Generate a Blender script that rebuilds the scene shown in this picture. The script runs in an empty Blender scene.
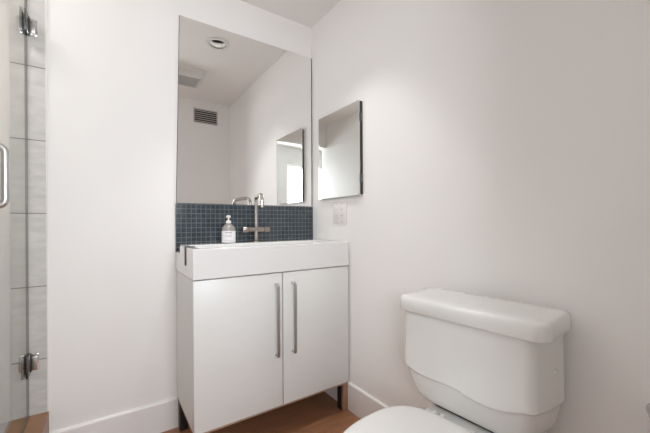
import bpy, bmesh, math, random
from mathutils import Vector, Matrix
random.seed(4)
SC = bpy.context.scene
COL = SC.collection

# ------------------------------------------------------------------ camera, light, exposure
F_PX, YAW, HOR, ROLL = 323.80, .5959, 222.98, .0058
CAM_H = 1.045
cd = bpy.data.cameras.new('camera')
cd.sensor_width = 36.0
cd.lens = F_PX / 650 * 36
cd.shift_y = (HOR - 216.5) / 650
cd.clip_start = .02
cam = bpy.data.objects.new('camera', cd)
COL.objects.link(cam)
fw = Vector((math.sin(YAW), math.cos(YAW), 0))
rt = Vector((math.cos(YAW), -math.sin(YAW), 0))
up = Vector((0, 0, 1))
cx = (rt * math.cos(ROLL) - up * math.sin(ROLL))
cy = (rt * math.sin(ROLL) + up * math.cos(ROLL))
m = Matrix((cx, cy, -fw)).transposed().to_4x4()
m.translation = Vector((0, 0, CAM_H))
cam.matrix_world = m
SC.camera = cam

SC.view_settings.view_transform = 'Standard'
SC.view_settings.look = 'None'
SC.view_settings.gamma = 1
SC.view_settings.use_curve_mapping = False
SC.view_settings.exposure = 0.04
SC.cycles.diffuse_bounces = 10
SC.cycles.max_bounces = 16

world = bpy.data.worlds.new('sky')
SC.world = world
world.use_nodes = True
world.node_tree.nodes['Background'].inputs[0].default_value = (.80, .90, 1, 1)
world.node_tree.nodes['Background'].inputs[1].default_value = 1.2


def lamp(name, kind, loc, power, color, rot=(0, 0, 0), **kw):
    l = bpy.data.lights.new(name, kind)
    l.energy = power
    l.color = color
    for k, v in kw.items():
        setattr(l, k, v)
    o = bpy.data.objects.new(name, l)
    o.location = loc
    o.rotation_euler = rot
    COL.objects.link(o)
    return o


# daylight behind the camera: inferred left hall window, and a right one added for light
HALL_Y = -1.25
WIN_L, WIN_R_ADDED = 50, 53
for wx, wp in ((-.80, WIN_L), (.50, WIN_R_ADDED)):
    lamp('window_daylight', 'AREA', (wx, HALL_Y - .22, 1.58), wp, (.93, .965, 1), (math.radians(90), 0, 0),
         shape='RECTANGLE', size=1.0, size_y=.94)
DOWN_P, SHOWER_FILL_P = 46, 16.5

# ------------------------------------------------------------------ dimensions
D, W, H = 1.819, 1.1326, 2.334        # back wall, right wall, ceiling
NEAR = .085                            # inner face of the doorway wall
SX0, SX1 = -.32, -.208                 # shower jamb / curb


# ------------------------------------------------------------------ materials
def mat(name, col, rough=.5, metal=0., spec=.5, bump=0., bscale=40., var=0., vscale=3., stretch=None, coat=0.):
    mt = bpy.data.materials.new(name)
    mt.use_nodes = True
    nt = mt.node_tree
    b = nt.nodes['Principled BSDF']
    b.inputs['Base Color'].default_value = (*col, 1)
    b.inputs['Roughness'].default_value = rough
    b.inputs['Metallic'].default_value = metal
    b.inputs['Specular IOR Level'].default_value = spec
    b.inputs['Coat Weight'].default_value = coat
    if bump or var:
        tc = nt.nodes.new('ShaderNodeTexCoord')
        mp = nt.nodes.new('ShaderNodeMapping')
        nt.links.new(tc.outputs['Object'], mp.inputs[0])
        if stretch:
            mp.inputs['Scale'].default_value = stretch
    if bump:
        n = nt.nodes.new('ShaderNodeTexNoise')
        n.inputs['Scale'].default_value = bscale
        n.inputs['Detail'].default_value = 4
        nt.links.new(mp.outputs[0], n.inputs[0])
        bp = nt.nodes.new('ShaderNodeBump')
        bp.inputs['Strength'].default_value = bump
        bp.inputs['Distance'].default_value = .002
        nt.links.new(n.outputs[0], bp.inputs['Height'])
        nt.links.new(bp.outputs[0], b.inputs['Normal'])
    if var:
        n = nt.nodes.new('ShaderNodeTexNoise')
        n.inputs['Scale'].default_value = vscale
        n.inputs['Detail'].default_value = 6
        nt.links.new(mp.outputs[0], n.inputs[0])
        mr = nt.nodes.new('ShaderNodeMapRange')
        mr.inputs[1].default_value = .3
        mr.inputs[2].default_value = .7
        mr.inputs[3].default_value = 1 - var
        mr.inputs[4].default_value = 1 + var
        nt.links.new(n.outputs[0], mr.inputs[0])
        mx = nt.nodes.new('ShaderNodeVectorMath')
        mx.operation = 'SCALE'
        mx.inputs[0].default_value = col
        nt.links.new(mr.outputs[0], mx.inputs['Scale'])
        nt.links.new(mx.outputs[0], b.inputs['Base Color'])
    return mt


def tile_mat(name, c1, c2, grout, tw, th, axes, offset=(0, 0), rough=.4, gap=.003, shift=0., var=.1,
             vscale=8., stretch=(1, 1, 1), bump=.4, spec=.5):
    """rectangular tiles laid over two axes of the object's own space (metres)"""
    mt = bpy.data.materials.new(name)
    mt.use_nodes = True
    nt = mt.node_tree
    L = nt.links.new
    b = nt.nodes['Principled BSDF']
    b.inputs['Roughness'].default_value = rough
    b.inputs['Specular IOR Level'].default_value = spec
    tc = nt.nodes.new('ShaderNodeTexCoord')
    sp = nt.nodes.new('ShaderNodeSeparateXYZ')
    L(tc.outputs['Object'], sp.inputs[0])
    cb = nt.nodes.new('ShaderNodeCombineXYZ')
    for i, a in enumerate(axes):
        ad = nt.nodes.new('ShaderNodeMath')
        ad.operation = 'ADD'
        ad.inputs[1].default_value = -offset[i]
        L(sp.outputs[a], ad.inputs[0])
        L(ad.outputs[0], cb.inputs[i])
    br = nt.nodes.new('ShaderNodeTexBrick')
    br.offset = shift
    br.inputs['Scale'].default_value = 1
    br.inputs['Brick Width'].default_value = tw
    br.inputs['Row Height'].default_value = th
    br.inputs['Mortar Size'].default_value = gap / 2
    br.inputs['Mortar Smooth'].default_value = .15
    br.inputs['Bias'].default_value = 0
    br.inputs['Color1'].default_value = (*c1, 1)
    br.inputs['Color2'].default_value = (*c2, 1)
    br.inputs['Mortar'].default_value = (*grout, 1)
    L(cb.outputs[0], br.inputs['Vector'])
    mp = nt.nodes.new('ShaderNodeMapping')
    mp.inputs['Scale'].default_value = stretch
    L(tc.outputs['Object'], mp.inputs[0])
    n = nt.nodes.new('ShaderNodeTexNoise')
    n.inputs['Scale'].default_value = vscale
    n.inputs['Detail'].default_value = 7
    L(mp.outputs[0], n.inputs[0])
    mr = nt.nodes.new('ShaderNodeMapRange')
    mr.inputs[1].default_value = .3
    mr.inputs[2].default_value = .7
    mr.inputs[3].default_value = 1 - var
    mr.inputs[4].default_value = 1 + var
    L(n.outputs[0], mr.inputs[0])
    sc = nt.nodes.new('ShaderNodeVectorMath')
    sc.operation = 'SCALE'
    L(br.outputs['Color'], sc.inputs[0])
    L(mr.outputs[0], sc.inputs['Scale'])
    L(sc.outputs[0], b.inputs['Base Color'])
    bp = nt.nodes.new('ShaderNodeBump')
    bp.invert = True
    bp.inputs['Strength'].default_value = bump
    bp.inputs['Distance'].default_value = .002
    L(br.outputs['Fac'], bp.inputs['Height'])
    L(bp.outputs[0], b.inputs['Normal'])
    return mt


def glass_mat(name, tint, edge=1.5):
    mt = bpy.data.materials.new(name)
    mt.use_nodes = True
    nt = mt.node_tree
    nt.nodes.remove(nt.nodes['Principled BSDF'])
    out = nt.nodes['Material Output']
    tr = nt.nodes.new('ShaderNodeBsdfTransparent')
    tr.inputs[0].default_value = (*tint, 1)
    gl = nt.nodes.new('ShaderNodeBsdfGlossy')
    gl.inputs['Roughness'].default_value = .01
    fr = nt.nodes.new('ShaderNodeFresnel')
    fr.inputs[0].default_value = edge
    mx = nt.nodes.new('ShaderNodeMixShader')
    # reflect at the entering face only: the thin pane does not bend the ray, so the far face must not total-reflect
    ge = nt.nodes.new('ShaderNodeNewGeometry')
    sb = nt.nodes.new('ShaderNodeMath')
    sb.operation = 'SUBTRACT'
    sb.inputs[0].default_value = 1
    nt.links.new(ge.outputs['Backfacing'], sb.inputs[1])
    ml = nt.nodes.new('ShaderNodeMath')
    ml.operation = 'MULTIPLY'
    nt.links.new(fr.outputs[0], ml.inputs[0])
    nt.links.new(sb.outputs[0], ml.inputs[1])
    nt.links.new(ml.outputs[0], mx.inputs[0])
    nt.links.new(tr.outputs[0], mx.inputs[1])
    nt.links.new(gl.outputs[0], mx.inputs[2])
    nt.links.new(mx.outputs[0], out.inputs[0])
    return mt


def emit_mat(name, col, strength):
    mt = mat(name, (.8, .8, .8), .5)
    b = mt.node_tree.nodes['Principled BSDF']
    b.inputs['Emission Color'].default_value = (*col, 1)
    b.inputs['Emission Strength'].default_value = strength
    return mt


M = dict(
    paint=mat('wall_paint', (.855, .84, .828), .55, bump=.12, bscale=220, var=.008, vscale=2),
    ceil=mat('ceiling_paint', (.835, .808, .788), .7, bump=.1, bscale=200),
    trim=mat('trim_paint', (.84, .825, .815), .35, bump=.05, bscale=60),
    caulk=mat('caulk', (.78, .76, .74), .6, bump=.1),
    under=mat('dark_wall_strip', (.16, .16, .17), .8, bump=.2),
    floor=tile_mat('floor_tile', (.33, .155, .080), (.28, .130, .068), (.20, .115, .075), .60, .15, (0, 1),
                   (.1, .03), rough=.38, gap=.004, shift=.5, var=.16, vscale=5, stretch=(1, 6, 1)),
    curb=tile_mat('curb_tile', (.27, .145, .075), (.25, .135, .07), (.15, .09, .055), .60, .30, (1, 2),
                  (.05, -.04), rough=.4, gap=.004, var=.12, vscale=6, stretch=(1, 3, 1)),
    showerfloor=tile_mat('shower_floor_tile', (.42, .41, .40), (.45, .44, .43), (.3, .3, .3), .05, .05, (0, 1)),
    jamb=tile_mat('shower_tile', (.57, .555, .535), (.60, .585, .565), (.24, .23, .22), .62, .3085, (0, 2),
                  (-.6, .167), rough=.45, gap=.0045, var=.10, vscale=14, stretch=(1, 1, 3)),
    mosaic=tile_mat('mosaic_tile', (.023, .035, .045), (.037, .052, .063), (.135, .15, .16), .0250, .0250, (0, 2),
                    (-.4, 0), rough=.16, gap=.0034, var=.18, vscale=25, bump=.5),
    white=mat('white_lacquer', (.72, .72, .705), .32, bump=.02, bscale=90),
    sinkw=mat('sink_ceramic', (.78, .775, .77), .12, bump=.01, bscale=30, coat=.3),
    toiletw=mat('toilet_ceramic', (.74, .735, .715), .13, bump=.01, bscale=30, coat=.3),
    seatw=mat('seat_plastic', (.70, .69, .675), .22, bump=.01, bscale=40),
    blackleg=mat('black_leg', (.018, .018, .02), .5, bump=.05),
    wood=mat('leg_wood', (.36, .205, .12), .5, bump=.15, bscale=30, var=.2, vscale=12, stretch=(6, 6, 1)),
    chip=mat('raw_board', (.40, .28, .20), .7, bump=.3, bscale=150, var=.15, vscale=60),
    steel=mat('brushed_steel', (.58, .575, .565), .36, metal=1, bump=.15, bscale=60, stretch=(20, 20, 1)),
    nickel=mat('brushed_nickel', (.36, .325, .29), .26, metal=1, bump=.05, bscale=80),
    nickelp=mat('polished_nickel', (.50, .47, .44), .12, metal=1, bump=.02),
    chrome=mat('chrome', (.72, .72, .72), .07, metal=1, bump=.01),
    gunmetal=mat('dark_chrome', (.16, .16, .165), .22, metal=1, bump=.02),
    dark=mat('dark_finish', (.022, .022, .022), .45, bump=.1, bscale=80),
    mirror=mat('mirror_silver', (.925, .92, .91), .0, metal=1),
    silver2=mat('cabinet_mirror_silver', (.90, .91, .885), .0, metal=1),
    edge=mat('mirror_edge', (.02, .021, .02), .5, bump=.05),
    glass=glass_mat('clear_glass', (.965, .975, .965), 1.33),
    winglass=glass_mat('window_glass', (.97, .98, .99), 1.45),
    seal=mat('door_seal', (.16, .125, .105), .4, bump=.1),
    plate=mat('switch_plastic', (.80, .765, .74), .4, bump=.02),
    slotm=mat('slot_black', (.25, .23, .22), .6, bump=.02),
    soap=mat('soap_bottle', (.30, .285, .27), .12, bump=.02),
    label=mat('soap_label', (.80, .79, .80), .5, bump=.03),
    purple=mat('label_ink', (.34, .29, .40), .5, bump=.02),
    pump=mat('pump_plastic', (.80, .79, .775), .3, bump=.02),
    vent=mat('vent_enamel', (.62, .60, .58), .5, bump=.03),
    ventdark=mat('vent_dark', (.045, .043, .04), .8, bump=.1),
    lampwhite=mat('fixture_enamel', (.74, .72, .70), .45, bump=.03),
    baffle=mat('lamp_baffle', (.04, .039, .037), .6, bump=.03),
    bulb=mat('frosted_bulb', (.72, .71, .69), .4, bump=.02),
    wallhall=mat('hall_paint', (.58, .575, .562), .6, bump=.1, bscale=200),
    doorw=mat('door_paint', (.84, .83, .82), .4, bump=.03, bscale=50),
    hallfloor=mat('hall_floor_wood', (.36, .24, .15), .45, bump=.15, bscale=20, var=.2, vscale=4, stretch=(8, 1, 1)),
)


# ------------------------------------------------------------------ mesh helpers
def box(bm, x0, x1, y0, y1, z0, z1, bevel=0., seg=2):
    t = bmesh.new()
    bmesh.ops.create_cube(t, size=1)
    for v in t.verts:
        v.co = Vector(((x0 + x1) / 2 + v.co.x * (x1 - x0), (y0 + y1) / 2 + v.co.y * (y1 - y0),
                       (z0 + z1) / 2 + v.co.z * (z1 - z0)))
    if bevel:
        bmesh.ops.bevel(t, geom=t.edges[:], offset=bevel, segments=seg, profile=.5, affect='EDGES')
    merge(bm, t)


def merge(bm, t):
    me = bpy.data.meshes.new('tmp')
    t.to_mesh(me)
    t.free()
    bm.from_mesh(me)
    bpy.data.meshes.remove(me)


def tube(bm, pts, r, n=14, cap=True):
    pts = [Vector(p) for p in pts]
    rs = r if isinstance(r, (list, tuple)) else [r] * len(pts)
    rings = []
    tan = (pts[1] - pts[0]).normalized()
    ref = Vector((0, 0, 1)) if abs(tan.z) < .9 else Vector((1, 0, 0))
    nx = tan.cross(ref).normalized()
    for i, p in enumerate(pts):
        a = pts[min(i + 1, len(pts) - 1)] - pts[max(i - 1, 0)]
        a.normalize()
        nx = (nx - a * nx.dot(a)).normalized()
        ny = a.cross(nx)
        rings.append([bm.verts.new(p + (nx * math.cos(2 * math.pi * k / n) + ny * math.sin(2 * math.pi * k / n)) * rs[i])
                      for k in range(n)])
    skin(bm, rings, cap)


def skin(bm, rings, cap=True):
    n = len(rings[0])
    for a, b in zip(rings, rings[1:]):
        for k in range(n):
            bm.faces.new((a[k], a[(k + 1) % n], b[(k + 1) % n], b[k]))
    if cap:
        bm.faces.new(list(reversed(rings[0])))
        bm.faces.new(rings[-1])


def loft(bm, rings, cap=True):
    vs = [[bm.verts.new(p) for p in r] for r in rings]
    skin(bm, vs, cap)


def lathe(bm, prof, c, n=28, cap=True):
    loft(bm, [[(c[0] + r * math.cos(2 * math.pi * k / n), c[1] + r * math.sin(2 * math.pi * k / n), c[2] + z)
               for k in range(n)] for r, z in prof], cap)


def arc(c, r, a0, a1, n, ax, ay):
    return [Vector(c) + Vector(ax) * (r * math.cos(a0 + (a1 - a0) * i / n)) + Vector(ay) * (r * math.sin(a0 + (a1 - a0) * i / n))
            for i in range(n + 1)]


def rrect(x0, x1, y0, y1, r, z, k=7, e=10):
    """rounded rectangle outline, evenly divided edges; z may be a function of (x, y)"""
    pts = []
    cs = [((x1 - r, y1 - r), 0), ((x0 + r, y1 - r), 90), ((x0 + r, y0 + r), 180), ((x1 - r, y0 + r), 270)]
    for i, (c, a) in enumerate(cs):
        for j in range(k + 1):
            t = math.radians(a + 90 * j / k)
            pts.append((c[0] + r * math.cos(t), c[1] + r * math.sin(t)))
        nx, na = cs[(i + 1) % 4]
        t = math.radians(a + 90)
        p = pts[-1]
        q = (nx[0] + r * math.cos(t), nx[1] + r * math.sin(t))
        for j in range(1, e):
            f = j / e
            pts.append((p[0] + (q[0] - p[0]) * f, p[1] + (q[1] - p[1]) * f))
    return [(x, y, z(x, y) if callable(z) else z) for x, y in pts]


def heightfield(bm, xs, ys, hs, zb):
    """solid with a flat underside; hs[i][j] is the top height of cell xs[i..i+1] x ys[j..j+1]"""
    nx, ny = len(xs) - 1, len(ys) - 1
    g = lambda i, j: hs[i][j] if 0 <= i < nx and 0 <= j < ny else zb
    q = lambda *p: bm.faces.new([bm.verts.new(c) for c in p])
    for i in range(nx):
        for j in range(ny):
            x0, x1, y0, y1, h = xs[i], xs[i + 1], ys[j], ys[j + 1], hs[i][j]
            q((x0, y0, h), (x1, y0, h), (x1, y1, h), (x0, y1, h))
            q((x0, y0, zb), (x0, y1, zb), (x1, y1, zb), (x1, y0, zb))
    lv = sorted({zb} | {h for r in hs for h in r})
    for i in range(nx + 1):
        for j in range(ny):
            a, b = g(i - 1, j), g(i, j)
            for z0, z1 in zip(lv, lv[1:]):
                if min(a, b) <= z0 and z1 <= max(a, b):
                    p = [(xs[i], ys[j], z0), (xs[i], ys[j + 1], z0), (xs[i], ys[j + 1], z1), (xs[i], ys[j], z1)]
                    q(*(p if a > b else reversed(p)))
    for j in range(ny + 1):
        for i in range(nx):
            a, b = g(i, j - 1), g(i, j)
            for z0, z1 in zip(lv, lv[1:]):
                if min(a, b) <= z0 and z1 <= max(a, b):
                    p = [(xs[i], ys[j], z0), (xs[i], ys[j], z1), (xs[i + 1], ys[j], z1), (xs[i + 1], ys[j], z0)]
                    q(*(p if a > b else reversed(p)))
    bmesh.ops.remove_doubles(bm, verts=bm.verts[:], dist=1e-5)
    bmesh.ops.dissolve_limit(bm, angle_limit=.01, verts=bm.verts[:], edges=bm.edges[:])


def B(fn, *a, **k):
    bm = bmesh.new()
    fn(bm, *a, **k)
    return bm


def root_of(o):
    while o.parent:
        o = o.parent
    return o


def obj(name, bm, m, parent=None, local=False, smooth=40, origin=None, label=None):
    """link one mesh object; mesh given in world coordinates (or in its thing's own frame when local)"""
    bmesh.ops.recalc_face_normals(bm, faces=bm.faces[:])
    me = bpy.data.meshes.new(name)
    bm.to_mesh(me)
    bm.free()
    o = bpy.data.objects.new(name, me)
    COL.objects.link(o)
    if parent:
        o.parent = parent
        if not local:
            me.transform(Matrix.Translation(-root_of(parent).location))
    elif origin is not None:
        me.transform(Matrix.Translation(-Vector(origin)))
        o.location = origin
    me.materials.append(m)
    if smooth:
        for p in me.polygons:
            p.use_smooth = True
        me.set_sharp_from_angle(angle=math.radians(smooth))
    if label:
        o['label'] = label
    return o


def thing(name, label, cat, loc=(0, 0, 0), rz=0, group=None):
    o = bpy.data.objects.new(name, None)
    o.empty_display_size = .05
    COL.objects.link(o)
    o.location = loc
    o.rotation_euler = (0, 0, rz)
    tag(o, label, cat, group)
    return o


def tag(o, label, cat, group=None):
    o['label'] = label
    o['category'] = cat
    if group:
        o['group'] = group
    return o


def struct(name, bm, m, parent=None, smooth=0):
    o = obj(name, bm, m, parent, smooth=smooth)
    if not parent:
        o['kind'] = 'structure'
    return o


def boxes(*bs):
    bm = bmesh.new()
    for b in bs:
        box(bm, *b[:6], bevel=b[6] if len(b) > 6 else 0)
    return bm


# ------------------------------------------------------------------ room shell
struct('floor', boxes((SX0, W + .12, -.03, D + .12, -.06, 0)), M['floor'])
struct('floor_hall', boxes((-2.4, 2.1, HALL_Y - .12, -.03, -.06, 0)), M['hallfloor'])
struct('floor_shower', boxes((-1.27, SX0, 1.03, 2.42, -.06, .03)), M['showerfloor'])
# ceiling with a cut-out for the recessed lamp, covered by its trim ring
DL = (.672, 1.275)
SL = (-.68, 1.50)


def ceiling_bm():
    bm = bmesh.new()
    hs = .052
    xs = [-2.4, DL[0] - hs, DL[0] + hs, 2.1]
    ys = [HALL_Y - .12, DL[1] - hs, DL[1] + hs, 2.42]
    for i in range(3):
        for j in range(3):
            if (i, j) == (1, 1):
                continue
            x0, x1, y0, y1 = xs[i], xs[i + 1], ys[j], ys[j + 1]
            for z in (H, H + .16):
                bm.faces.new([bm.verts.new(p) for p in ((x0, y0, z), (x0, y1, z), (x1, y1, z), (x1, y0, z))])
    bmesh.ops.remove_doubles(bm, verts=bm.verts[:], dist=1e-5)
    return bm


struct('ceiling', ceiling_bm(), M['ceil'])
struct('wall_back', boxes((SX0, W + .12, D, D + .12, 0, H)), M['paint'])
struct('wall_right', boxes((W, W + .12, NEAR - .115, D, 0, H)), M['paint'])
DX0, DX1, DZ = SX1 + .002, .545, 2.035      # doorway in the near wall
struct('wall_front', boxes((DX1, W, NEAR - .115, NEAR, 0, H), (DX0, DX1, NEAR - .115, NEAR, DZ, H)), M['paint'])
struct('wall_left', boxes((SX0, SX1, NEAR - .115, 1.03, 0, H)), M['paint'])
struct('wall_shower_return', boxes((SX0, SX0 + .112, D + .12, 2.30, 0, H)), M['paint'])
struct('wall_shower_back', boxes((-1.27, SX0 + .112, 2.30, 2.42, 0, H)), M['paint'])
struct('wall_shower_left', boxes((-1.27, -1.15, .91, 2.30, 0, H)), M['paint'])
struct('wall_shower_front', boxes((-1.15, SX0, .91, 1.03, 0, H)), M['paint'])
struct('wall_hall_left', boxes((-2.4, -2.28, HALL_Y, -.03, 0, H)), M['wallhall'])
struct('wall_hall_right', boxes((1.98, 2.1, HALL_Y, -.03, 0, H)), M['wallhall'])
struct('wall_hall_near', boxes((-2.28, SX0, -.03, .09, 0, H), (W + .12, 1.98, -.03, .09, 0, H)), M['wallhall'])
WN = [(-1.30, -.30), (0., 1.0)]  # the second window is added to light the left of the back wall
WZ0, WZ1 = 1.10, 2.06
xe = [-2.4] + [x for w in WN for x in w] + [2.1]
Y0, Y1 = HALL_Y - .12, HALL_Y
struct('wall_hall_far', boxes(*[(xe[i], xe[i + 1], Y0, Y1, 0, H) for i in (0, 2, 4)],
                              *[(a, b, Y0, Y1, z0, z1) for a, b in WN for z0, z1 in ((0, WZ0), (WZ1, H))]), M['wallhall'])
for n, (a, b) in enumerate(WN):
    win = struct('window_%d' % (n + 1), boxes((a, b, Y0 + .03, Y0 + .09, WZ0, WZ0 + .05), (a, b, Y0 + .03, Y0 + .09, WZ1 - .05, WZ1),
                                              (a, a + .05, Y0 + .03, Y0 + .09, WZ0 + .05, WZ1 - .05), (b - .05, b, Y0 + .03, Y0 + .09, WZ0 + .05, WZ1 - .05)), M['trim'])
    struct('window_pane', boxes((a + .05, b - .05, Y0 + .057, Y0 + .063, WZ0 + .05, WZ1 - .05)), M['winglass'], win)

# tiled end of the wall at the shower, and the raised curb
struct('wall_shower_jamb', boxes((SX0, SX1, D - .007, D - .0005, .247, H)), M['jamb'])
struct('trim_1', boxes((SX1 - .001, SX1 + .0035, D - .0075, D, .247, H)), M['caulk'])
CURB_Z = .247
struct('shower_curb', boxes((SX0, SX1 + .004, 1.031, D - .001, 0, CURB_Z, .003)), M['curb'])

# baseboards, with an eased top edge
VX0, VX1 = .302, 1.124                       # vanity extent


def baseboard(p0, p1, out, hgt=.1515, th=.013):
    bm = bmesh.new()
    p0, p1, out = Vector(p0), Vector(p1), Vector(out)
    prof = [(0, 0), (th, 0), (th, hgt - .008), (th - .002, hgt - .003), (th - .006, hgt), (0, hgt)]
    loft(bm, [[p + out * a + Vector((0, 0, z)) for a, z in prof] for p in (p0, p1)])
    return bm


struct('baseboard_back', baseboard((SX1 + .0045, D, 0), (VX0 + .004, D, 0), (0, -1, 0)), M['trim'])
struct('baseboard_right', baseboard((W, D - .001, 0), (W, NEAR + .001, 0), (-1, 0, 0)), M['trim'])
struct('baseboard_front', baseboard((W - .014, NEAR, 0), (DX1, NEAR, 0), (0, 1, 0)), M['trim'])
# dark strip along the foot of the wall behind the vanity
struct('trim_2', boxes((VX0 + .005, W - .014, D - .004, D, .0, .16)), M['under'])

# open bathroom door, folded back against the wall beside the shower
dr = struct('door_1', boxes((SX1 + .004, SX1 + .040, NEAR + .004, NEAR + .70, .012, 2.025, .002)), M['doorw'])
bm = bmesh.new()
tube(bm, [(SX1 + .040, NEAR + .635, 1.0), (SX1 + .046, NEAR + .635, 1.0)], .026, 20)
tube(bm, [(SX1 + .046, NEAR + .635, 1.0), (SX1 + .062, NEAR + .635, 1.0)], [.010, .009])
tube(bm, [(SX1 + .062, NEAR + .640, 1.0), (SX1 + .064, NEAR + .52, 1.0)], .007)
struct('door_handle', bm, M['steel'], dr, smooth=40)

# ------------------------------------------------------------------ backsplash, mirror
o = obj('mosaic_backsplash', boxes((.2985, W - .001, D - .008, D - .0005, .899, 1.1515)), M['mosaic'],
        origin=(.7, D, .899), smooth=0)
tag(o, 'dark slate-blue mosaic tile backsplash strip between white sink and wall mirror', 'backsplash')

t = thing('wall_mirror', 'large frameless rectangular mirror on back wall above the mosaic tile', 'mirror', (.72, D, 1.1525))
MY = D - .0065


def mirror_bm(bm, y0, y1, sh=0, rs=0):
    q = [(.303 + sh, 1.1525 + sh), (1.1275 - sh - rs, 1.1525 + sh), (1.1300 - sh - rs, 2.129 - sh), (.3225 + sh, 2.129 - sh)]
    loft(bm, [[(x, y, z) for x, z in q] for y in (y0, y1)])


obj('backing', B(mirror_bm, MY, D - .0008), M['edge'], t, smooth=0)
obj('mirror_glass', B(mirror_bm, MY - .002, MY, .0012, .0042), M['mirror'], t, smooth=0)

# ------------------------------------------------------------------ medicine cabinet
CY0, CY1, CZ0, CZ1 = 1.312, 1.706, 1.193, 1.696
t = thing('medicine_cabinet', 'small mirrored medicine cabinet with dark sides on the right wall', 'cabinet', (W, 1.51, CZ0))
obj('cabinet_body', boxes((W - .0155, W - .0008, CY0 - .004, CY1 - .012, CZ0 + .004, CZ1 - .006, .0008)), M['dark'], t, smooth=0)
bm = bmesh.new()
ring = lambda a, x: [(x, CY0 + a, CZ0 + a), (x, CY1 - a, CZ0 + a), (x, CY1 - a, CZ1 - a), (x, CY0 + a, CZ1 - a)]
loft(bm, [ring(0, W - .0160), ring(0, W - .0205), ring(.008, W - .0208)])
dr = obj('mirror_door', bm, M['silver2'], t, smooth=0)
for z in (CZ0 + .09, CZ1 - .09):
    obj('hinge', boxes((W - .0150, W - .005, CY0 - .007, CY0 - .004, z - .022, z + .022, .001)), M['gunmetal'], t)

# ------------------------------------------------------------------ electrical plate
t = thing('outlet_plate', 'double outlet cover plate on right wall beneath the medicine cabinet', 'outlet', (W, 1.513, 1.04))
obj('cover', boxes((W - .006, W - .0005, 1.447, 1.575, 1.040, 1.166, .002)), M['plate'], t)
for y in (1.487, 1.535):
    r = obj('receptacle', boxes((W - .0082, W - .006, y - .017, y + .017, 1.070, 1.136, .0008)), M['plate'], t)
    for z in (1.084, 1.120):
        s = bmesh.new()
        for dy in (-.0065, .0065):
            box(s, W - .0086, W - .0080, y + dy - .0012, y + dy + .0012, z, z + .008)
        box(s, W - .0086, W - .0080, y - .002, y + .002, z - .007, z - .003)
        obj('socket', s, M['slotm'], r, smooth=0)
for y in (1.487, 1.535):
    for z in (1.051, 1.155):
        obj('screw', B(tube, [(W - .0060, y, z), (W - .0072, y, z)], .003, 10), M['slotm'], t)

# ------------------------------------------------------------------ vanity cabinet
VY0 = 1.427
t = thing('vanity_cabinet', 'white two-door vanity cabinet on wooden legs under the sink', 'cabinet', ((VX0 + VX1) / 2, 1.62, 0))
VB, VT = .160, .8055
obj('carcass', boxes((VX0, VX0 + .016, VY0 + .019, D - .009, VB, VT), (VX1 - .016, VX1, VY0 + .019, D - .009, VB, VT),
                     (VX0 + .016, VX1 - .016, D - .020, D - .009, VB, VT), (VX0 + .016, VX1 - .016, VY0 + .019, D - .020, VT - .016, VT - .002)),
    M['white'], t, smooth=0)
obj('bottom_panel', boxes((VX0 + .001, VX1 - .001, VY0 + .006, D - .010, VB - .012, VB - .0005)), M['chip'], t, smooth=0, label='raw brown board bottom')
obj('gap_shade', boxes((.706, .725, VY0 + .0185, D - .021, VB, VT - .017)), M['dark'], t, smooth=0, label='dark board added as shade behind the door gap')  # dark board in the cavity stands in for the shade in the gap
for x0, x1, hx in ((VX0, .7126, .678), (.7182, VX1 - .001, .769)):
    d = obj('door', boxes((x0, x1, VY0, VY0 + .0175, VB - .001, VT - .002, .0012)), M['white'], t)
    bm = bmesh.new()
    # flat strap pull: bent back to the door at both ends
    path = [(VY0 - .0005, .7515), (VY0 - .014, .7520), (VY0 - .022, .7500), (VY0 - .0265, .7440), (VY0 - .0275, .730),
            (VY0 - .0275, .430), (VY0 - .0265, .4130), (VY0 - .024, .4080)]
    th = .0045
    rings = []
    for i, (y, z) in enumerate(path):
        a, b = path[max(i - 1, 0)], path[min(i + 1, len(path) - 1)]
        ty, tz = b[0] - a[0], b[1] - a[1]
        l = math.hypot(ty, tz)
        ny, nz = -tz / l * th, ty / l * th
        hw = .0075
        rings.append([(hx - hw, y, z), (hx + hw, y, z), (hx + hw, y - ny, z - nz), (hx - hw, y - ny, z - nz)])
    loft(bm, rings)
    tube(bm, [(hx - .0005, VY0 - .0003, .4115), (hx - .0005, VY0 - .024, .4115)], .0058, 14)
    obj('handle', bm, M['steel'], d, smooth=30, label='brushed steel strap handle')
for x0 in (VX0 + .004, VX1 - .040):
    for y0 in (VY0 + .024, D - .060):
        obj('leg', boxes((x0, x0 + .036, y0, y0 + .034, 0, VB - .0125, .001)), M['blackleg'], t, label='black leg')
obj('leg_facing', boxes((VX1 - .036, VX1 - .004, VY0 + .006, VY0 + .0235, 0, VB - .0125, .001)), M['wood'], t, label='brown wooden facing on the right front leg')
# ------------------------------------------------------------------ sink
SZ = .9385
xs = [VX0 - .002, VX0 + .018, VX0 + .036, 1.088, W - .0075]
ys = [VY0 - .003, VY0 + .026, 1.702, 1.7085, D - .009]
hs = [[SZ] * 4 for _ in range(4)]
for j in (1,):
    hs[2][j] = .862
hs[0][3] = .902
bm = bmesh.new()
heightfield(bm, xs, ys, hs, .8075)
sink = obj('trough_sink', bm, M['sinkw'], origin=(.715, 1.62, .8075), smooth=35)
bv = sink.modifiers.new('eased_edges', 'BEVEL')
bv.width = .0028
bv.segments = 3
bv.limit_method = 'ANGLE'
tag(sink, 'white rectangular trough sink with thick front apron on top of vanity cabinet', 'sink')
bm = boxes((VX0 - .0048, VX0 - .0022, 1.556, 1.584, .857, .9412, .0006), (VX0 - .0022, VX0 + .036, 1.556, 1.584, SZ + .0004, .9412, .0006))  # thin dark strip down the left side and over the rim
obj('rim_strip', bm, M['dark'], sink, label='thin dark strip over the left rim')
bm = bmesh.new()
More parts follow.
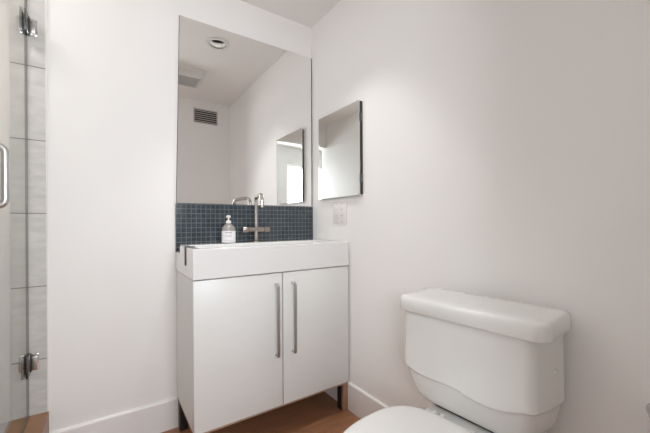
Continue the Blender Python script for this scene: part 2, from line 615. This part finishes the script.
lathe(bm, [(.001, 0), (.024, 0), (.024, .003), (.020, .005), (.012, .003), (.001, .003)], (.717, 1.60, .8622))
obj('drain', bm, M['chrome'], sink)
for y, z in ((1.655, .851), (1.468, .869)):
    obj('screw_cap', B(tube, [(VX0 - .0018, y, z), (VX0 - .0030, y, z)], .0032, 12), M['steel'], sink)

# ------------------------------------------------------------------ faucet
fx, fy = .717, 1.766
t = thing('faucet', 'brushed nickel gooseneck faucet with crossbar handles behind the sink', 'faucet', (fx, fy, SZ))
bm = bmesh.new()
lathe(bm, [(.001, .0002), (.027, .0002), (.027, .005), (.024, .008), (.014, .009), (.014, .075), (.001, .075)], (fx, fy, SZ))
obj('base', bm, M['nickel'], t)
bm = bmesh.new()
zc = SZ + .072
tube(bm, [(fx - .045, fy, zc), (fx + .045, fy, zc)], .0165, 20)
obj('crossbar', bm, M['nickel'], t)
for s in (-1, 1):
    bm = bmesh.new()
    tube(bm, [(fx + s * .046, fy, zc), (fx + s * .048, fy, zc), (fx + s * .0485, fy, zc), (fx + s * .079, fy, zc), (fx + s * .082, fy, zc)],
         [.0150, .0150, .0185, .0185, .0165], 20)
    h = obj('handle', bm, M['nickel'], t)
tip = Vector((.679, 1.589))
dv = (tip - Vector((fx, fy))).normalized()
L = (tip - Vector((fx, fy))).length
ax = (dv.x, dv.y, 0)
zt = SZ + .258
r = .034
bm = bmesh.new()
pts = [Vector((fx, fy, SZ + .074)), Vector((fx, fy, SZ + .12)), Vector((fx, fy, zt - r))]
c1 = Vector((fx, fy, zt - r)) + Vector(ax) * r
pts += arc(c1, r, math.pi, math.pi / 2, 8, ax, (0, 0, 1))[1:]
c2 = Vector((fx, fy, zt - r)) + Vector(ax) * (L - r)
pts += arc(c2, r, math.pi / 2, 0, 8, ax, (0, 0, 1))
pts.append(pts[-1] - Vector((0, 0, .022)))
tube(bm, pts, .0105, 16)
sp = obj('spout', bm, M['nickelp'], t)
bm = bmesh.new()
e = pts[-1]
tube(bm, [e + Vector((0, 0, .001)), e - Vector((0, 0, .012))], .0112, 16)
obj('aerator', bm, M['nickel'], sp)

# ------------------------------------------------------------------ soap dispenser
sx, sy = .551, 1.742
t = thing('soap_dispenser', 'pump soap bottle with a white label on the rim beside the faucet', 'bottle', (sx, sy, SZ))
bm = bmesh.new()
lathe(bm, [(.001, .0003), (.033, .0003), (.036, .004), (.036, .078), (.034, .086), (.026, .095), (.015, .103), (.012, .108), (.001, .108)], (sx, sy, SZ))
b = obj('bottle_body', bm, M['soap'], t)
bm = bmesh.new()
n = 28
loft(bm, [[(sx + rr * math.cos(2 * math.pi * k / n), sy + rr * math.sin(2 * math.pi * k / n), SZ + z) for k in range(n)]
          for rr, z in ((.0362, .005), (.0366, .006), (.0366, .066), (.0362, .067))], False)
lb = obj('label', bm, M['label'], b)
bm = bmesh.new()
ang0 = math.atan2(-sy, -sx)
for row, (z, hgt, marks) in enumerate(((.055, .006, 5), (.043, .002, 7), (.037, .002, 6), (.016, .0015, 8))):
    for k in range(marks):
        a0 = ang0 - .55 + 1.05 * k / marks
        a1 = a0 + .9 / marks
        rr = .0368
        q = [(a0, z), (a1, z), (a1, z + hgt), (a0, z + hgt)]
        bm.faces.new([bm.verts.new((sx + rr * math.cos(a), sy + rr * math.sin(a), SZ + zz)) for a, zz in q])
obj('label_print', bm, M['purple'], lb, smooth=0, label='faint purple print')
bm = bmesh.new()
lathe(bm, [(.001, .1082), (.0135, .1082), (.0135, .120), (.010, .123), (.0045, .124), (.0045, .138), (.001, .138)], (sx, sy, SZ))
p = obj('collar', bm, M['pump'], t)
bm = bmesh.new()
lathe(bm, [(.001, .138), (.010, .138), (.011, .141), (.011, .148), (.008, .151), (.001, .1515)], (sx, sy, SZ))
tube(bm, [(sx, sy, SZ + .145), (sx - .010, sy - .016, SZ + .145), (sx - .017, sy - .026, SZ + .1425), (sx - .0185, sy - .028, SZ + .139)], [.0055, .0050, .0042, .0035], 12)
obj('pump_head', bm, M['pump'], t)

# ------------------------------------------------------------------ toilet (own frame: x out of the wall, y towards the doorway)
A = math.radians(4.5)
U = Vector((-math.sin(A), math.cos(A)))
org = Vector((1.120, .385)) + U * .2095
t = thing('toilet', 'white two-piece toilet with closed lid standing against the right wall', 'toilet', (org.x, org.y, 0), math.pi + A)


def egg(n0, n1, hw, z, back=.45, k=56, inset=0):
    """toilet-seat outline: blunt back, long rounded front"""
    pts = []
    cy_ = -.0125
    c = n0 + (n1 - n0) * back
    for i in range(k):
        a = 2 * math.pi * i / k
        ca, sa = math.cos(a), math.sin(a)
        if ca >= 0:
            x = c + (n1 - c - inset) * ca
            y = (hw - inset) * math.copysign(abs(sa) ** .98, sa)
        else:
            e = 3.0
            x = c - (c - n0 - inset) * abs(ca) ** (2 / e)
            y = (hw - inset) * math.copysign(abs(sa) ** (2 / e), sa)
        pts.append((x, y + cy_, z))
    return pts


# bowl: pedestal, bowl body, rim and the deck that carries the tank
DECK = .4210
bm = bmesh.new()
pr = [(0, .13, .52, .105, .5), (.02, .12, .525, .112, .5), (.06, .13, .51, .104, .5), (.14, .13, .52, .112, .5), (.22, .15, .58, .140, .5),
      (.31, .19, .63, .168, .5), (.385, .225, .660, .182, .5), (DECK - .010, .236, .667, .184, .5), (DECK - .002, .238, .664, .182, .5), (DECK, .243, .659, .178, .5)]
loft(bm, [egg(a, b_, hw, z, bk) for z, a, b_, hw, bk in pr])
loft(bm, [rrect(.040 + i, .340 - i, -.0125 - .124 + h_, -.0125 + .124 - h_, .03, z, 6, 5)
          for z, i, h_ in ((.24, .05, .02), (.33, .015, .006), (DECK - .008, 0, 0), (DECK - .002, .002, .002), (DECK - .0003, .006, .006))])
obj('bowl', bm, M['toiletw'], t, local=True)
# seat ring
SN0, SN1, SW = .243, .680, .190
bm = bmesh.new()
e_ = lambda z, i, d=0: egg(SN0 + d, SN1 - d, SW - d, z, inset=i)
vs = [[bm.verts.new(p) for p in r_] for r_ in (e_(DECK + .0004, .010), e_(DECK + .005, .004), e_(DECK + .010, .004), e_(DECK + .0135, .009), e_(DECK + .0135, .060), e_(DECK + .0004, .066))]
skin(bm, vs + [vs[0]], cap=False)
obj('seat', bm, M['seatw'], t, local=True)
bm = bmesh.new()
z0 = DECK + .0138
loft(bm, [e_(z0, .008), e_(z0 + .003, 0), e_(z0 + .009, 0), e_(z0 + .0125, .004), e_(z0 + .0145, .012), e_(z0 + .0155, .035), e_(z0 + .016, .08)])
obj('seat_lid', bm, M['seatw'], t, local=True)
for v in (-.0775, .0475):
    bm = bmesh.new()
    loft(bm, [rrect(.212, .246, v - .022, v + .022, .008, z, 5, 2) for z in (DECK + .0003, DECK + .010)] + [rrect(.215, .244, v - .019, v + .019, .007, DECK + .014, 5, 2)])
    h = obj('hinge', bm, M['seatw'], t, local=True)
    bm = bmesh.new()
    lathe(bm, [(.001, DECK + .0142), (.008, DECK + .0142), (.0075, DECK + .017), (.004, DECK + .019), (.001, DECK + .0192)], (.226, v, 0), 14)
    obj('bolt_cap', bm, M['steel'], h, local=True)

# tank: upper shell with a wavy lower edge over a tapering base
TN0, TN1, TVA, TVB = .020, .214, -.2285, .2140
KU = [(-.05, .545), (.022, .540), (.043, .531), (.069, .523), (.096, .518), (.124, .516), (.154, .518), (.185, .522), (.218, .527), (.253, .531),
      (.29, .530), (.329, .527), (.371, .529), (.40, .535), (.419, .543), (.50, .545)]


def zline(x, y):
    u = .2095 - y
    for (a, za), (b_, zb_) in zip(KU, KU[1:]):
        if a <= u <= b_:
            zf = za + (zb_ - za) * (u - a) / (b_ - a)
            break
    k = max(0, min(1, (x - .12) / (TN1 - .12)))
    k = k * k * (3 - 2 * k)
    return .532 + (zf - .532) * k


bm = bmesh.new()
rings = []
I = lambda q, z, r_: rrect(TN0 + q * .3, TN1 - q, TVA + q, TVB - q, r_, z, 8, 16)
CR = .026
ZB = .4325
rings.append(I(.003, .7405, CR))
rings.append(I(.002, .64, CR))
for q, dz in ((.001, .010), (.0005, .005), (.0012, .002), (.0035, -.0005), (.0062, -.0025), (.0078, -.006)):
    rings.append([(x, y, zline(x, y) + dz) for x, y, z in I(q, 0, CR)])
ref = I(.0078, 0, CR)
for f, sv, sn in ((.2, .006, .003), (.4, .013, .006), (.6, .022, .009), (.74, .030, .012), (.84, .039, .015), (.92, .051, .019), (.97, .064, .025), (1., .080, .034)):
    base = rrect(TN0 + .003 + .3 * sn, TN1 - .0078 - sn, TVA + .0078 + sv, TVB - .0078 - .55 * sv, CR, 0, 8, 16)
    rings.append([(p[0], p[1], (zline(q_[0], q_[1]) - .006) * (1 - f) + ZB * f) for p, q_ in zip(base, ref)])
def taper(p):
    k = (p[0] - TN0) / (TN1 - TN0)
    return (p[0], p[1] - .024 * k if p[1] > 0 else p[1] - .007 * (1 - k), p[2])


loft(bm, [[taper(p) for p in r_] for r_ in rings])
obj('tank', bm, M['toiletw'], t, local=True, smooth=50)
obj('gasket', B(loft, [rrect(.055, .166, -.134, .112, .02, z, 5, 3) for z in (DECK + .0004, ZB - .0003)]), M['dark'], t, local=True, label='dark gasket under the tank')
bm = bmesh.new()
LX0, LX1, LVA, LVB = .003, .232, -.2400, .2260
J = lambda q, z: rrect(LX0 + q, LX1 - q, LVA + q, LVB - q, max(.040 - q, .012), z, 9, 12)
loft(bm, [J(.009, .7408), J(.002, .7412), J(.0, .7435), J(.001, .772), J(.002, .779), J(.005, .7845), J(.010, .7880), J(.018, .7895), J(.05, .7905)])
obj('tank_lid', bm, M['toiletw'], t, local=True, smooth=50)
bm = bmesh.new()
tube(bm, [(.098, TVB - .015, .632), (.098, TVB - .0075, .632), (.098, TVB - .0045, .632)], [.0075, .0075, .005], 16)
obj('side_button', bm, M['toiletw'], t, local=True)

# ------------------------------------------------------------------ paper holder stub at the right edge of the view
t = thing('paper_holder', 'grey metal paper holder post on right wall, cut off by photo edge', 'paper holder', (W, .205, .571))
bm = bmesh.new()
tube(bm, [(W - .0005, .204, .571), (W - .006, .204, .571)], [.021, .019], 20)
obj('rosette', bm, M['steel'], t)
bm = bmesh.new()
tube(bm, [(W - .006, .204, .571), (W - .040, .204, .571), (W - .043, .200, .571), (W - .044, .14, .571), (W - .044, .135, .571)], .0075, 14)
obj('arm', bm, M['steel'], t)

# ------------------------------------------------------------------ shower door
GX = -.270
t = thing('shower_door', 'frameless clear glass shower door on the brown curb at left', 'shower door', (GX, D - .01, CURB_Z))
g = obj('glass_panel', boxes((GX - .004, GX + .004, 1.115, D - .014, CURB_Z + .008, 2.10, .0008)), M['glass'], t, smooth=0)
obj('seal', boxes((GX - .0045, GX + .0035, D - .0135, D - .0075, CURB_Z + .002, 2.10)), M['seal'], t, smooth=0, label='thin dark vertical seal')
obj('sweep', boxes((GX - .005, GX + .005, 1.115, D - .014, CURB_Z + .0005, CURB_Z + .0075)), M['seal'], t, smooth=0)
for z in (.470, 1.872):
    h = obj('hinge', boxes((GX + .007, GX + .036, D - .0125, D - .0075, z - .034, z + .034, .001)), M['chrome'], t)
    for sx_ in (-1, 1):
        x0, x1 = sorted((GX + sx_ * .0045, GX + sx_ * .0105))
        obj('clamp', boxes((x0, x1, D - .075, D - .0170, z - .043, z + .043, .001)), M['gunmetal'], h)
    bm = bmesh.new()
    tube(bm, [(GX + .0085, D - .0150, z - .038), (GX + .0085, D - .0150, z + .038)], .0050, 14)
    obj('knuckle', bm, M['gunmetal'], h)
    obj('cover', boxes((GX + .014, GX + .030, D - .0145, D - .0127, z - .024, z + .024, .0006)), M['steel'], h)
bm = bmesh.new()
hx, hy = GX + .050, 1.190
r = .018
for s in (1, -1):
    X = lambda d: GX + s * d
    pts = [(X(.0045), hy, 1.095), (X(.05 - r), hy, 1.095)]
    pts += [tuple(p) for p in arc((X(.05 - r), hy, 1.095 + r), r, -math.pi / 2, 0, 6, (s, 0, 0), (0, 0, 1))]
    pts += [tuple(p) for p in arc((X(.05 - r), hy, 1.255 - r), r, 0, math.pi / 2, 6, (s, 0, 0), (0, 0, 1))]
    pts += [(X(.0045), hy, 1.255)]
    q = [pts[0]]
    for p in pts[1:]:
        if (Vector(p) - Vector(q[-1])).length > 1e-4:
            q.append(p)
    tube(bm, q, .0085, 14)
obj('pull_handle', bm, M['steel'], t)

# ------------------------------------------------------------------ ceiling fixtures


def downlight(x, y, label):
    t = thing('recessed_light', label, 'ceiling light', (x, y, H))
    bm = bmesh.new()
    n = 36
    rg = lambda r_, z: [(x + r_ * math.cos(2 * math.pi * k / n), y + r_ * math.sin(2 * math.pi * k / n), H + z) for k in range(n)]
    loft(bm, [rg(.0572, -.0062), rg(.062, -.007), rg(.079, -.006), rg(.082, -.0005)], False)
    obj('trim_ring', bm, M['lampwhite'], t)
    bm = bmesh.new()
    loft(bm, [rg(.057, -.0062), rg(.051, .002), rg(.048, .03), rg(.044, .095), rg(.001, .0955)], False)
    obj('baffle', bm, M['baffle'], t)
    bm = bmesh.new()
    lathe(bm, [(.001, .0952), (.028, .095), (.030, .092), (.026, .085), (.014, .080), (.001, .0795)], (x, y, H), 24)
    obj('bulb', bm, M['bulb'], t)
    lamp('recessed_glow', 'SPOT', (x, y, H + .078), DOWN_P, (1, .97, .94), spot_size=math.radians(96), spot_blend=1.0, shadow_soft_size=.012)


downlight(*DL, 'round white recessed light in bathroom ceiling, seen in the wall mirror')
t = thing('added_dome_light', 'unseen dome light added on the shower ceiling to light the room', 'ceiling light', (SL[0], SL[1], H))  # lamp added for its light from the left; the fixture is unseen
bm = bmesh.new()
lathe(bm, [(.001, -.0005), (.165, -.0005), (.168, -.006), (.166, -.022), (.150, -.024), (.001, -.024)], (SL[0], SL[1], H), 40)
obj('base', bm, M['lampwhite'], t)
bm = bmesh.new()
lathe(bm, [(.001, -.0245), (.150, -.0245), (.148, -.04), (.132, -.062), (.10, -.080), (.05, -.090), (.001, -.092)], (SL[0], SL[1], H), 40)
obj('dome', bm, emit_mat('added_dome_glow', (1, .945, .90), SHOWER_FILL_P), t)

ex0, ex1, ey0, ey1 = .43, .725, .50, .795
t = thing('exhaust_fan', 'white boxy exhaust fan on the ceiling, seen in the wall mirror', 'exhaust fan', ((ex0 + ex1) / 2, (ey0 + ey1) / 2, H))
cx0, cy0 = (ex0 + ex1) / 2, (ey0 + ey1) / 2
obj('mounting_plate', boxes((ex0, ex1, ey0, ey1, H - .010, H - .0005, .002)), M['lampwhite'], t)
bm = bmesh.new()
R = lambda a, z: rrect(ex0 + a, ex1 - a, ey0 + a, ey1 - a, .012, z, 4, 2)
loft(bm, [R(.018, H - .0102), R(.022, H - .045), R(.034, H - .060), R(.05, H - .060), R(.052, H - .050), R(.052, H - .020)], False)
obj('housing', bm, M['vent'], t)
bm = bmesh.new()
for k in range(9):
    y = ey0 + .062 + k * (ey1 - ey0 - .124) / 8
    box(bm, ex0 + .053, ex1 - .053, y - .0012, y + .0012, H - .0595, H - .040)
obj('louvre', bm, M['vent'], t, smooth=0)

# ------------------------------------------------------------------ air grille on the doorway wall (seen in the mirror)
gx0, gx1, gz0, gz1 = .757, 1.008, 2.095, 2.250
t = thing('air_vent', 'dark slatted air vent high on the wall, seen in the mirror', 'vent', ((gx0 + gx1) / 2, NEAR, gz0))
bm = boxes((gx0, gx1, NEAR + .0005, NEAR + .006, gz1 - .012, gz1, .001), (gx0, gx1, NEAR + .0005, NEAR + .006, gz0, gz0 + .012, .001),
           (gx0, gx0 + .012, NEAR + .0005, NEAR + .006, gz0 + .012, gz1 - .012, .001), (gx1 - .012, gx1, NEAR + .0005, NEAR + .006, gz0 + .012, gz1 - .012, .001))
obj('frame', bm, M['vent'], t)
obj('duct', boxes((gx0 + .012, gx1 - .012, NEAR + .0003, NEAR + .0012, gz0 + .012, gz1 - .012)), M['ventdark'], t, smooth=0)
for k in range(6):
    z = gz0 + .024 + k * (gz1 - gz0 - .048) / 5
    bm = bmesh.new()
    loft(bm, [[(x, NEAR + .0014, z + .003), (x, NEAR + .0055, z - .004), (x, NEAR + .0063, z - .0035), (x, NEAR + .0022, z + .0035)] for x in (gx0 + .0122, gx1 - .0122)])
    obj('slat', bm, M['vent'], t, smooth=0)
